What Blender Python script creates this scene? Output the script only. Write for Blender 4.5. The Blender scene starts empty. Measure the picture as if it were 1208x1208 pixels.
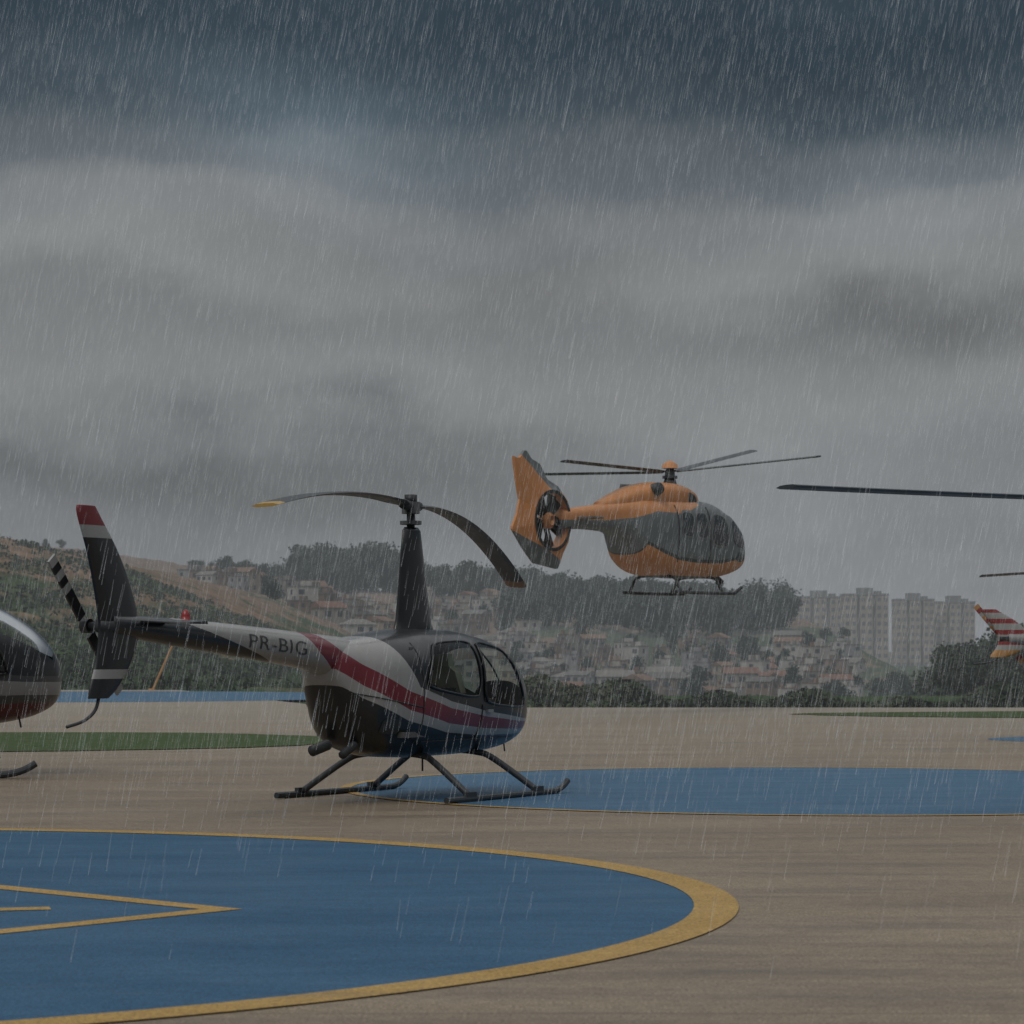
import bpy, bmesh, math, random
import numpy as np
from mathutils import Vector, Matrix
random.seed(7); rng=np.random.default_rng(7)
S=bpy.context.scene
COL=S.collection
S.view_settings.view_transform='Standard'; S.view_settings.look='None'; S.view_settings.exposure=0
F=3200.0; YH=769.0; CH=1.6

def lin(r,g,b):
    f=lambda c:(c/255/12.92) if c/255<=.04045 else ((c/255+.055)/1.055)**2.4
    return (f(r),f(g),f(b),1)
# ---------------------------------------------------------------- node helpers
def newmat(name):
    m=bpy.data.materials.new(name); m.use_nodes=True
    nt=m.node_tree; nt.nodes.clear()
    o=nt.nodes.new('ShaderNodeOutputMaterial'); b=nt.nodes.new('ShaderNodeBsdfPrincipled')
    nt.links.new(b.outputs[0],o.inputs[0])
    return m,nt,b,o
def setin(nt,sock,v):
    if isinstance(v,bpy.types.NodeSocket): nt.links.new(v,sock)
    else: sock.default_value=v
def M(nt,op,a,b=0.0,c=0.0):
    n=nt.nodes.new('ShaderNodeMath'); n.operation=op
    setin(nt,n.inputs[0],a); setin(nt,n.inputs[1],b)
    if op in('MULTIPLY_ADD','SMOOTH_MIN','SMOOTH_MAX'): setin(nt,n.inputs[2],c)
    return n.outputs[0]
def RAMP(nt,fac,stops,interp='LINEAR'):
    n=nt.nodes.new('ShaderNodeValToRGB'); cr=n.color_ramp; cr.interpolation=interp
    cr.elements[0].position=stops[0][0]; cr.elements[0].color=stops[0][1]
    cr.elements[1].position=stops[1][0]; cr.elements[1].color=stops[1][1]
    for p,c in stops[2:]:
        e=cr.elements.new(p); e.color=c
    setin(nt,n.inputs[0],fac); return n.outputs[0]
def MR(nt,v,a,b,c=0.0,d=1.0):
    n=nt.nodes.new('ShaderNodeMapRange'); n.clamp=True
    setin(nt,n.inputs[0],v)
    for i,k in enumerate((a,b,c,d)): n.inputs[i+1].default_value=k
    return n.outputs[0]
def MIX(nt,f,a,b,mode='MIX'):
    n=nt.nodes.new('ShaderNodeMix'); n.data_type='RGBA'; n.blend_type=mode
    setin(nt,n.inputs[0],f); setin(nt,n.inputs[6],a); setin(nt,n.inputs[7],b); return n.outputs[2]
def NOISE(nt,vec,scale,detail=4,rough=.5,out=0):
    n=nt.nodes.new('ShaderNodeTexNoise'); n.inputs['Scale'].default_value=scale
    n.inputs['Detail'].default_value=detail; n.inputs['Roughness'].default_value=rough
    if vec is not None: nt.links.new(vec,n.inputs['Vector'])
    return n.outputs[out]
def VM(nt,op,a,b):
    n=nt.nodes.new('ShaderNodeVectorMath'); n.operation=op
    setin(nt,n.inputs[0],a); setin(nt,n.inputs[1],b); return n.outputs[0]
def POS(nt): return nt.nodes.new('ShaderNodeNewGeometry').outputs['Position']
def OBJ(nt): return nt.nodes.new('ShaderNodeTexCoord').outputs['Object']
def SEP(nt,v):
    n=nt.nodes.new('ShaderNodeSeparateXYZ'); nt.links.new(v,n.inputs[0]); return n.outputs
def g(v): return (v,v,v,1)
def haze_glow(nt,b,o,L=1400.0,start=40.0):
    """haze painted into the material: a grey glow mixed in, growing with world Y"""
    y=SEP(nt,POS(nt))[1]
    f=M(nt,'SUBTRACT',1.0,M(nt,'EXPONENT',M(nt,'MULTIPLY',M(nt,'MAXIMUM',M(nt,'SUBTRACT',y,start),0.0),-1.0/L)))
    e=nt.nodes.new('ShaderNodeEmission'); e.inputs[0].default_value=lin(118,122,125)  # no volume here: airlight is put into the shading as grey emission
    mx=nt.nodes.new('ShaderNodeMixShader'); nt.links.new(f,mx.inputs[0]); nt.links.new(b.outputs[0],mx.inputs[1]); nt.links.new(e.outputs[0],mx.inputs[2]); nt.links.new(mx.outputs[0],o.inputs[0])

def pbr(name,col,rough=.5,metal=0.0,var=.0,vscale=6.0,bump=0.0,spec=None,coat=0.0,painted_haze=False,L=1400.0):
    m,nt,b,o=newmat(name)
    c=tuple(col[:3])+(1,)
    if var>0:
        n=NOISE(nt,OBJ(nt),vscale,5,.6)
        lo=tuple(x*(1-var) for x in c[:3])+(1,); hi=tuple(min(1,x*(1+var)) for x in c[:3])+(1,)
        cc=RAMP(nt,n,[(.3,lo),(.7,hi)])
        nt.links.new(cc,b.inputs['Base Color'])
        nt.links.new(MR(nt,n,.2,.8,max(0,rough-.1),min(1,rough+.12)),b.inputs['Roughness'])
    else:
        b.inputs['Base Color'].default_value=c; b.inputs['Roughness'].default_value=rough
    b.inputs['Metallic'].default_value=metal
    if coat: b.inputs['Coat Weight'].default_value=coat; b.inputs['Coat Roughness'].default_value=.12
    if spec is not None: b.inputs['Specular IOR Level'].default_value=spec
    if painted_haze: haze_glow(nt,b,o,L)
    return m
def glassmat(name,tint,gl=.12):
    m=bpy.data.materials.new(name); m.use_nodes=True; nt=m.node_tree; nt.nodes.clear()
    o=nt.nodes.new('ShaderNodeOutputMaterial'); mx=nt.nodes.new('ShaderNodeMixShader'); tr=nt.nodes.new('ShaderNodeBsdfTransparent'); gs=nt.nodes.new('ShaderNodeBsdfGlossy')
    tr.inputs[0].default_value=tint; gs.inputs[0].default_value=(.5,.52,.54,1); gs.inputs['Roughness'].default_value=.22
    lw=nt.nodes.new('ShaderNodeFresnel'); lw.inputs[0].default_value=1.25
    nt.links.new(M(nt,'ADD',lw.outputs[0],gl),mx.inputs[0]); nt.links.new(tr.outputs[0],mx.inputs[1]); nt.links.new(gs.outputs[0],mx.inputs[2]); nt.links.new(mx.outputs[0],o.inputs[0]); return m
# ---------------------------------------------------------------- mesh helpers
def mkobj(name,verts,faces,mats=None,mi=None,smooth=False,parent=None):
    me=bpy.data.meshes.new(name); me.from_pydata([tuple(v) for v in verts],[],[tuple(f) for f in faces]); 
    if mats is not None:
        for m in (mats if isinstance(mats,(list,tuple)) else [mats]): me.materials.append(m)
    if mi is not None: me.polygons.foreach_set('material_index',mi)
    if smooth: me.polygons.foreach_set('use_smooth',[True]*len(me.polygons))
    me.update()
    ob=bpy.data.objects.new(name,me); COL.objects.link(ob)
    if parent is not None: ob.parent=parent
    return ob
def fixn(ob):
    bm=bmesh.new(); bm.from_mesh(ob.data); bmesh.ops.recalc_face_normals(bm,faces=bm.faces); bm.to_mesh(ob.data); bm.free(); return ob
class MB:
    def __init__(s): s.v=[];s.f=[];s.m=[]
    def add(s,v,f,mi=0):
        o=len(s.v); s.v+= [tuple(p) for p in v]; s.f+=[tuple(i+o for i in q) for q in f]; s.m+=[mi]*len(f)
    def box(s,c,d,mi=0,rz=0):
        x,y,z=[k/2 for k in d]; R=Matrix.Rotation(rz,3,'Z')
        v=[Vector(c)+R@Vector((a*x,b*y,e*z)) for e in(-1,1) for b in(-1,1) for a in(-1,1)]
        s.add(v,[(0,2,3,1),(4,5,7,6),(0,1,5,4),(2,6,7,3),(0,4,6,2),(1,3,7,5)],mi)
    def tube(s,pts,rad,n=10,mi=0,cap=True):
        pts=[Vector(p) for p in pts]; rad=rad if isinstance(rad,(list,tuple)) else [rad]*len(pts)
        o=len(s.v)
        for i,p in enumerate(pts):
            t=(pts[min(i+1,len(pts)-1)]-pts[max(i-1,0)]).normalized()
            a=t.cross(Vector((0,0,1)));
            if a.length<.05: a=t.cross(Vector((1,0,0)))
            a.normalize(); b=a.cross(t)
            for k in range(n):
                th=2*math.pi*k/n; s.v.append(tuple(p+rad[i]*(math.cos(th)*a+math.sin(th)*b)))
        for i in range(len(pts)-1):
            for k in range(n):
                s.f.append((o+i*n+k,o+i*n+(k+1)%n,o+(i+1)*n+(k+1)%n,o+(i+1)*n+k)); s.m.append(mi)
        if cap:
            s.f.append(tuple(o+k for k in range(n))); s.f.append(tuple(o+(len(pts)-1)*n+k for k in range(n))); s.m+=[mi,mi]
    def obj(s,name,mats,smooth=False,parent=None): return mkobj(name,s.v,s.f,mats,s.m,smooth,parent)
def smoothpts(pts,n=6):
    out=[]; P=[Vector(p) for p in pts]
    for i in range(len(P)-1):
        p0=P[max(i-1,0)];p1=P[i];p2=P[i+1];p3=P[min(i+2,len(P)-1)]
        for k in range(n):
            t=k/n
            out.append(.5*((2*p1)+(p2-p0)*t+(2*p0-5*p1+4*p2-p3)*t*t+(3*p1-p0-3*p2+p3)*t**3))
    out.append(P[-1]); return out
def inquad(x,z,q,sh=.035):
    ins=True
    for i in range(4):
        x1,z1=q[i];x2,z2=q[(i+1)%4]; L=math.hypot(x2-x1,z2-z1)
        d=((x2-x1)*(z-z1)-(z2-z1)*(x-x1))/L
        if d<sh: ins=False
    return ins
class Loft:
    def __init__(s,secs,p=2.5):
        secs=sorted(secs); s.secs=secs; s.p=p; s.x=np.array([q[0] for q in secs]); s.a=np.array([q[1:4] for q in secs])
    def at(s,x):
        i=int(np.clip(np.searchsorted(s.x,x)-1,0,len(s.x)-2))
        h=s.x[i+1]-s.x[i]; t=min(max((x-s.x[i])/h,0),1)
        def sl(j):
            if j==0 or j==len(s.x)-1:
                k=0 if j==0 else len(s.x)-2
                return (s.a[k+1]-s.a[k])/(s.x[k+1]-s.x[k])
            d0=(s.a[j]-s.a[j-1])/(s.x[j]-s.x[j-1]); d1=(s.a[j+1]-s.a[j])/(s.x[j+1]-s.x[j])
            return np.where(d0*d1>0,2*d0*d1/(d0+d1+1e-12*np.sign(d0+d1+1e-20)),0)
        m0=sl(i)*h;m1=sl(i+1)*h
        return (2*t**3-3*t*t+1)*s.a[i]+(t**3-2*t*t+t)*m0+(-2*t**3+3*t*t)*s.a[i+1]+(t**3-t*t)*m1
    def pt(s,x,th,off=0):
        hw,zb,zt=s.at(x); c,sn=math.cos(th),math.sin(th); e=2/s.p
        y=(hw+off)*math.copysign(abs(c)**e,c); z=(zb+zt)/2+((zt-zb)/2+off)*math.copysign(abs(sn)**e,sn)
        return Vector((x,y,z))
    def side(s,x,z,sgn,off=0):
        hw,zb,zt=s.at(x); hh=(zt-zb)/2; d=min(abs((z-(zb+zt)/2)/hh),.999)
        return Vector((x,sgn*((hw)*(1-d**s.p)**(1/s.p)+off),z))
    def mesh(s,name,mat,parent,nx=60,n=48,holes=None):
        v=[];f=[]
        xs=[s.x[0]+(s.x[-1]-s.x[0])*(.5-.5*math.cos(math.pi*i/nx)) for i in range(nx+1)]
        for x in xs:
            for k in range(n): v.append(s.pt(x,2*math.pi*k/n))
        for i in range(nx):
            for k in range(n):
                q=(i*n+k,i*n+(k+1)%n,(i+1)*n+(k+1)%n,(i+1)*n+k)
                if holes is not None:
                    c=sum((v[j] for j in q),Vector((0,0,0)))/4
                    if holes(c,(360*(k+.5)/n)): continue
                f.append(q)
        f.append(tuple(range(n))); f.append(tuple(nx*n+k for k in range(n)))
        return fixn(mkobj(name,v,f,mat,None,True,parent))
    def quadpt(s,corners,u,w,sgn,off,rnd=.16):
        (a,b,c,d)=[Vector((q[0],q[1])) for q in corners]
        uu=u*(1-rnd*w**4); ww=w*(1-rnd*u**4); U=(uu+1)/2;W=(ww+1)/2
        q=a*(1-U)*(1-W)+b*U*(1-W)+c*U*W+d*(1-U)*W
        return s.side(q.x,q.y,sgn,off)
    def sidepatch(s,name,corners,sgn,mat,parent,off=.012,n=12,rnd=.16,rim=None):
        v=[];f=[]
        for i in range(n+1):
            for j in range(n+1):
                v.append(s.quadpt(corners,2*i/n-1,2*j/n-1,sgn,off,rnd))
        for i in range(n):
            for j in range(n): f.append((i*(n+1)+j,(i+1)*(n+1)+j,(i+1)*(n+1)+j+1,i*(n+1)+j+1))
        ob=mkobj(name,v,f,mat,None,True,parent)
        if rim is not None:
            mb=MB(); pts=[]
            for a,b,c,d in ((-1,-1,1,-1),(1,-1,1,1),(1,1,-1,1),(-1,1,-1,-1)):
                for k in range(10): t=k/10; pts.append(s.quadpt(corners,a+(c-a)*t,b+(d-b)*t,sgn,off+.002,rnd))
            pts.append(pts[0]); mb.tube(pts,.014,6); mb.obj('frame',rim,True,ob)
        return ob
    def thpatch(s,name,x0,x1,t0,t1,mat,parent,off=.012,n=16):
        v=[];f=[]
        for i in range(n+1):
            for j in range(n+1):
                u=2*i/n-1; w=2*j/n-1; uu=u*(1-.1*w**4); ww=w*(1-.1*u**4)
                v.append(s.pt(x0+(x1-x0)*(uu+1)/2,math.radians(t0+(t1-t0)*(ww+1)/2),off))
        for i in range(n):
            for j in range(n): f.append((i*(n+1)+j,(i+1)*(n+1)+j,(i+1)*(n+1)+j+1,i*(n+1)+j+1))
        return mkobj(name,v,f,mat,None,True,parent)
def empty(name,loc,rz=0,scale=1):
    e=bpy.data.objects.new(name,None); e.location=loc; e.rotation_euler=(0,0,rz); e.scale=(scale,)*3; COL.objects.link(e); return e
def blade(name,root,direc,L,zf,chord,thick,mats,parent,tipf=.03,n=24,r0=.25,pitch=.05):
    d=Vector((direc[0],direc[1],0)).normalized(); c=Vector((-d.y,d.x,0))
    v=[];f=[];mi=[]
    prof=[(-.5,0),(-.3,.45),(0,.5),(.3,.4),(.5,0),(.3,-.4),(0,-.5),(-.3,-.45)]
    for i in range(n+1):
        t=i/n; r=r0+(L-r0)*t
        cc=chord*(1 if t>.08 else .45+.55*t/.08)
        p=Vector((root[0],root[1],0))+d*r
        for a,b in prof:
            v.append(p+c*(a*cc)+Vector((0,0,zf(r/L)+b*thick+a*cc*pitch)))
    m=len(prof)
    for i in range(n):
        for k in range(m):
            f.append((i*m+k,i*m+(k+1)%m,(i+1)*m+(k+1)%m,(i+1)*m+k)); mi.append(1 if (i+.5)/n>1-tipf else 0)
    f.append(tuple(range(m))); f.append(tuple(n*m+k for k in range(m))); mi+=[0,1]
    return fixn(mkobj(name,v,f,mats,mi,False,parent))

# ---------------------------------------------------------------- WORLD / SKY
W=bpy.data.worlds.new("World"); S.world=W; W.use_nodes=True
nt=W.node_tree; nt.nodes.clear()
out=nt.nodes.new('ShaderNodeOutputWorld'); bg=nt.nodes.new('ShaderNodeBackground'); nt.links.new(bg.outputs[0],out.inputs[0])
SUN_EL=math.radians(52); SUN_AZ=math.radians(215)
sky=nt.nodes.new('ShaderNodeTexSky'); sky.sky_type='NISHITA'; sky.sun_disc=False; sky.sun_elevation=SUN_EL; sky.sun_rotation=SUN_AZ
tc=nt.nodes.new('ShaderNodeTexCoord').outputs['Generated']
sx,sy,sz=SEP(nt,tc)
v1=VM(nt,'MULTIPLY',VM(nt,'ADD',tc,(.35,.2,.1)),(8.0,8.0,16.0)); n1=NOISE(nt,v1,1.0,3,.5)
v2=VM(nt,'MULTIPLY',VM(nt,'ADD',tc,(3.1,1.7,.4)),(9.0,9.0,16.0)); n2=NOISE(nt,v2,1.0,3,.5)
v3=VM(nt,'MULTIPLY',tc,(15.0,15.0,36.0)); n3=NOISE(nt,v3,1.0,5,.52)
az=M(nt,'ARCTAN2',sx,sy)
zz=M(nt,'ADD',M(nt,'ADD',sz,.010),M(nt,'MULTIPLY',M(nt,'SUBTRACT',n1,.5),.055))
zz=M(nt,'ADD',zz,M(nt,'MULTIPLY',M(nt,'SUBTRACT',n3,.5),.03))
uu=M(nt,'ADD',az,M(nt,'MULTIPLY',M(nt,'SUBTRACT',n2,.5),.10))
st=[(0.0,(130,133,137)),(.03,(130,133,137)),(.055,(125,128,131)),(.08,(118,121,123)),(.11,(124,126,127)),(.13,(119,121,122)),
    (.15,(127,129,129)),(.168,(118,121,123)),(.185,(92,99,104)),(.205,(65,76,84)),(.235,(50,62,71)),(.28,(58,70,78)),(.36,(110,116,120)),(.5,(178,182,186)),(.6,(208,210,212))]
colr=RAMP(nt,M(nt,'DIVIDE',zz,.6),[(p/.6,lin(*c)) for p,c in st],'EASE')
def blob(px,py,wx,wy,amp):
    u0=math.atan((px-604)/F); z0=math.sin(math.atan((YH-py)/F))
    a=M(nt,'DIVIDE',M(nt,'SUBTRACT',uu,u0),wx/F); b=M(nt,'DIVIDE',M(nt,'SUBTRACT',zz,z0),wy/F)
    e=M(nt,'EXPONENT',M(nt,'MULTIPLY',M(nt,'ADD',M(nt,'MULTIPLY',a,a),M(nt,'MULTIPLY',b,b)),-1.0))
    return M(nt,'MULTIPLY',e,amp)
tot=None
for bl in [(380,120,180,90,.60),(80,260,170,70,.16),(1090,200,200,60,.30),(560,270,110,70,-.16),(1080,350,130,40,-.26),(400,410,220,45,.08),
           (200,530,420,55,-.27),(970,490,320,80,.22),(850,40,300,80,-.2),(560,470,160,30,-.10),(60,380,160,40,.08),(720,380,160,35,.06),(80,640,300,60,-.14)]:
    k=blob(*bl); tot=k if tot is None else M(nt,'ADD',tot,k)
fac=M(nt,'ADD',M(nt,'ADD',tot,1.0),M(nt,'MULTIPLY',M(nt,'SUBTRACT',n3,.5),.42))
comb=nt.nodes.new('ShaderNodeCombineXYZ')
for i in range(3): nt.links.new(fac,comb.inputs[i])
cl=MIX(nt,1.0,colr,comb.outputs[0],'MULTIPLY')
skys=MIX(nt,1.0,sky.outputs[0],(.07,.07,.07,1),'MULTIPLY')
fin=MIX(nt,.97,skys,cl)
nt.links.new(fin,bg.inputs[0]); bg.inputs[1].default_value=1.0

sd=bpy.data.lights.new('sun','SUN'); sd.energy=.9; sd.angle=math.radians(22); sd.color=(1,.96,.9)
so=bpy.data.objects.new('sun',sd); COL.objects.link(so)
dv=Vector((math.sin(SUN_AZ)*math.cos(SUN_EL),math.cos(SUN_AZ)*math.cos(SUN_EL),math.sin(SUN_EL)))
so.rotation_euler=dv.to_track_quat('Z','Y').to_euler()

# ---------------------------------------------------------------- TERRAIN
def sst(a,b,x): 
    t=np.clip((x-a)/(b-a),0,1); return t*t*(3-2*t)
def H(x,D):
    x=np.asarray(x,float);D=np.asarray(D,float)
    edge=np.interp(x,[-14,-5],[114,78])
    base=-.06-8*sst(0,1,(D-edge)/(400-edge))
    Lz=np.interp(x,[-140,-90,-49,-41,-33,-24.7,-16.6,-13],[18,16,12.6,10.6,8.0,4.5,.8,-3])
    L=np.where(D>112,-.06+(Lz)*sst(112,255,D),-.06)
    L=np.where(Lz<0,base,L)
    px=604+x/.225
    yr=np.interp(px,[-600,-100,100,200,300,350,460,620,700,800,925,985,1200,1500],[640,640,650,664,686,698,698,712,716,722,728,785,790,770])
    Rz=1.6+(769-yr)*.225
    Mz=-8+(Rz+8)*sst(400,720,D)
    Mz=np.where(D>380,Mz,-20)
    z=np.maximum(np.maximum(base,L),Mz)
    return np.where(D<edge,-.06,z)
xs=np.concatenate([np.linspace(-1500,-200,14)[:-1],np.linspace(-200,200,241),np.linspace(200,1500,14)[1:]])
ys=np.concatenate([np.array([-200,-60,0,40]),np.linspace(70,300,116),np.linspace(305,760,90),np.linspace(800,4000,16)])
X,Y=np.meshgrid(xs,ys); Z=H(X,Y)
bump=(rng.random(Z.shape)-.5)*.35*(Y>125)*(Y<300)+(rng.random(Z.shape)-.5)*.8*(Y>=300); Z=Z+bump
verts=np.stack([X,Y,Z],-1).reshape(-1,3); nx=len(xs)
faces=[(j*nx+i,j*nx+i+1,(j+1)*nx+i+1,(j+1)*nx+i) for j in range(len(ys)-1) for i in range(nx-1)]
m,nt,b,o=newmat('hill_vegetation')
P=POS(nt); na=NOISE(nt,P,.25,7,.7); nb=NOISE(nt,VM(nt,'MULTIPLY',P,(.06,.03,.14)),1,6,.65)
c=RAMP(nt,na,[(.3,(.032,.052,.03,1)),(.52,(.052,.075,.042,1)),(.72,(.085,.10,.06,1))])
hh=MR(nt,SEP(nt,P)[2],2.5,10,0,.2)
c2=MIX(nt,MR(nt,M(nt,'ADD',nb,hh),.54,.63,0,.9),c,RAMP(nt,na,[(.35,(.13,.088,.065,1)),(.65,(.24,.165,.12,1))]))
nt.links.new(c2,b.inputs['Base Color']); b.inputs['Roughness'].default_value=1
b.inputs['Specular IOR Level'].default_value=0; haze_glow(nt,b,o,1100.)
hill=mkobj('hill',verts,faces,m,None,True); hill['kind']='structure'; hill['label']='grassy hillside and valley ground beyond the airfield'

m,nt,b,o=newmat('apron_concrete')
P=POS(nt)
vA=VM(nt,'MULTIPLY',P,(.16,.5,1)); nA=NOISE(nt,vA,1,5,.6)
vB=VM(nt,'MULTIPLY',P,(.35,1.6,1)); nB=NOISE(nt,vB,1,6,.65)
nC=NOISE(nt,P,9,5,.75); nD=NOISE(nt,P,60,2,.7)
base=RAMP(nt,nA,[(.3,(.185,.145,.102,1)),(.7,(.26,.208,.15,1))])
base=MIX(nt,MR(nt,nB,.45,.68,0,.75),base,(.12,.095,.072,1))
base=MIX(nt,.5,base,RAMP(nt,nC,[(.3,g(.3)),(.7,g(.7))]),'OVERLAY')
base=MIX(nt,.85,base,RAMP(nt,nD,[(.3,g(.15)),(.7,g(.85))]),'OVERLAY')
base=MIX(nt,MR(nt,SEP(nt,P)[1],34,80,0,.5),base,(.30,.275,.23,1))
py=M(nt,'ABSOLUTE',M(nt,'SUBTRACT',M(nt,'FRACT',M(nt,'MULTIPLY',SEP(nt,P)[1],1/6.0)),.5)); 
jt=M(nt,'GREATER_THAN',py,.4965)
base=MIX(nt,M(nt,'MULTIPLY',jt,.35),base,(.08,.065,.05,1))
nt.links.new(base,b.inputs['Base Color'])
nt.links.new(MR(nt,nB,.3,.7,.72,.38),b.inputs['Roughness'])
b.inputs['Specular IOR Level'].default_value=.25
bn=nt.nodes.new('ShaderNodeBump'); bn.inputs['Strength'].default_value=.3; bn.inputs['Distance'].default_value=.02
nt.links.new(nD,bn.inputs['Height']); nt.links.new(bn.outputs[0],b.inputs['Normal'])
ap=mkobj('ground',[(-200,-60,0),(200,-60,0),(200,78,0),(-5,78,0),(-14,114,0),(-200,114,0)],[(0,1,2,3,4,5)],m); ap['kind']='structure'; ap['label']='wet brown concrete apron of the heliport'

def paintmat(name,c1,c2,sc=1.0,wear=(.2,.17,.13,1),wf=.35):
    m,nt,b,o=newmat(name); P=POS(nt)
    a=NOISE(nt,VM(nt,'MULTIPLY',P,(.5*sc,1.2*sc,1)),1,6,.65); k=NOISE(nt,P,22,4,.8); l=NOISE(nt,P,70,2,.7); w_=NOISE(nt,VM(nt,'MULTIPLY',P,(.8,2.5,1)),1,7,.7)
    c=RAMP(nt,a,[(.3,c1),(.7,c2)])
    c=MIX(nt,MR(nt,k,.55,.75,0,wf),c,wear)
    c=MIX(nt,MR(nt,w_,.56,.7,0,.35),c,wear)
    c=MIX(nt,.8,c,RAMP(nt,l,[(.3,g(.15)),(.7,g(.85))]),'OVERLAY')
    nt.links.new(c,b.inputs['Base Color']); nt.links.new(MR(nt,a,.3,.7,.6,.42),b.inputs['Roughness']); b.inputs['Specular IOR Level'].default_value=.15
    return m
mBlue=paintmat('blue_pad_paint',(.020,.076,.145,1),(.032,.105,.19,1),wear=(.075,.115,.16,1))
mBlueF=paintmat('blue_pad_paint_worn',(.040,.105,.185,1),(.055,.135,.22,1),wear=(.15,.16,.165,1),wf=.4)
mYel=paintmat('yellow_line_paint',(.33,.205,.06,1),(.42,.27,.085,1),wf=.5)
mGrass,ntg,bgs,_=newmat('grass_cover')
P=POS(ntg); k=NOISE(ntg,P,2.2,7,.75)
ntg.links.new(RAMP(ntg,k,[(.3,(.05,.075,.04,1)),(.6,(.085,.11,.062,1)),(.72,(.18,.17,.11,1))]),bgs.inputs['Base Color']); bgs.inputs['Roughness'].default_value=1; bgs.inputs['Specular IOR Level'].default_value=0
def ellipse(name,cx,cy,a,b_,z,mat,n=160,rot=0,wob=0):
    v=[]
    for i in range(n):
        t=2*math.pi*i/n; w=1+wob*math.sin(3*t+1)+wob*.6*math.sin(7*t)+(wob*.4*math.sin(23*t))
        x=a*w*math.cos(t); y=b_*w*math.sin(t)
        v.append((cx+x*math.cos(rot)-y*math.sin(rot),cy+x*math.sin(rot)+y*math.cos(rot),z))
    ob=mkobj(name,v,[tuple(range(n))],mat); ob['kind']='structure'; return ob
def ring(name,cx,cy,a,b_,w,z,mat,n=160,rot=0):
    v=[];f=[]
    for i in range(n):
        t=2*math.pi*i/n
        for q in (0,w):
            x=(a-q)*math.cos(t); y=(b_-q)*math.sin(t)
            v.append((cx+x*math.cos(rot)-y*math.sin(rot),cy+x*math.sin(rot)+y*math.cos(rot),z))
    for i in range(n): j=(i+1)%n; f.append((2*i,2*j,2*j+1,2*i+1))
    ob=mkobj(name,v,f,mat); ob['kind']='structure'; return ob
ellipse('helipad_paint',-6.0,17.5,7.42,7.1,.004,mBlue)['label']='round blue painted landing circle'
ring('helipad_border_line',-6.0,17.5,7.44,7.12,.28,.008,mYel)['label']='yellow border line of the blue landing circle'
ellipse('helipad_paint',3.6,32,5.5,5.5,.004,mBlueF)['label']='round blue painted landing circle'
ring('helipad_border_line',3.6,32,5.62,5.62,.13,.008,mYel)['label']='thin yellow border line of the landing circle'
ellipse('helipad_paint',13.6,49.5,4.9,2.6,.004,mBlueF)['label']='faded blue painted landing circle'
ellipse('helipad_paint',-15,98,10.5,12,.004,mBlueF)['label']='faded blue painted landing circle'
def strip(mb,p,q,w):
    p=Vector(p);q=Vector(q); d=(q-p).normalized(); nrm=Vector((-d.y,d.x))*w/2
    mb.add([(a.x,a.y,0) for a in (p-nrm,q-nrm,q+nrm,p+nrm)],[(0,1,2,3)])
def polyline(name,pts,w,z,closed=True):
    n=len(pts); P=[Vector(p) for p in pts]; v=[];f=[]
    for i in range(n):
        a=(P[i]-P[i-1]).normalized(); b2=(P[(i+1)%n]-P[i]).normalized()
        na=Vector((-a.y,a.x)); nb=Vector((-b2.y,b2.x)); m_=(na+nb).normalized(); m_*=w/2/max(.2,m_.dot(na))
        v+=[(P[i].x+m_.x,P[i].y+m_.y,z),(P[i].x-m_.x,P[i].y-m_.y,z)]
    for i in range(n): j=(i+1)%n; f.append((2*i,2*j,2*j+1,2*i+1))
    ob=mkobj(name,v,f,mYel); ob['kind']='structure'; return ob
ax,ay=-1.80,16.80
polyline('triangle_marking',[(ax,ay),(ax-3.7,ay+3.5),(ax-3.1,ay-3.75)],.19,.008)['label']='yellow triangle painted on the landing circle'
hm=MB()
e1=Vector((-2.87,16.86)); dd=Vector((-.97,-.24))
strip(hm,e1,e1+dd*1.8,.19)
strip(hm,e1+dd*.75+Vector((.03,-.11)),e1+dd*.75+Vector((-.1,-1.0)),.17)
hm.v=[(a,b_,.008+.002*(i//4)) for i,(a,b_,c_) in enumerate(hm.v)]
h_=hm.obj('letter_marking',mYel); h_['kind']='structure'; h_['label']='yellow letter painted on the landing circle'
ellipse('grass_strip',-8.6,48.6,5.6,5.2,.012,mGrass,wob=.02)['label']='strip of short green grass on the apron'
ellipse('grass_strip',24,69,17,4.5,.012,mGrass,wob=.02)['label']='strip of short green grass on the apron'

# ---------------------------------------------------------------- VEGETATION
def leafmat(name,cdark,clight,sc=.5,L=1300.0):
    m,nt,b,o=newmat(name)
    oi=nt.nodes.new('ShaderNodeObjectInfo').outputs['Random']
    k=NOISE(nt,OBJ(nt),sc,3,.6)
    c=RAMP(nt,k,[(.35,cdark),(.68,clight)])
    c=MIX(nt,MR(nt,oi,0,1,0,.5),c,tuple(x*.6 for x in cdark[:3])+(1,))
    nt.links.new(c,b.inputs['Base Color']); b.inputs['Roughness'].default_value=.9; b.inputs['Specular IOR Level'].default_value=.05
    haze_glow(nt,b,o,L)
    return m
mLeafFar=leafmat('foliage_hazed',(.035,.055,.048,1),(.072,.097,.08,1),L=1600.)
mLeafMid=leafmat('foliage_mid',(.045,.062,.045,1),(.10,.12,.085,1))
mTrunk=pbr('bark',(.05,.045,.04),.9,painted_haze=True)
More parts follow.
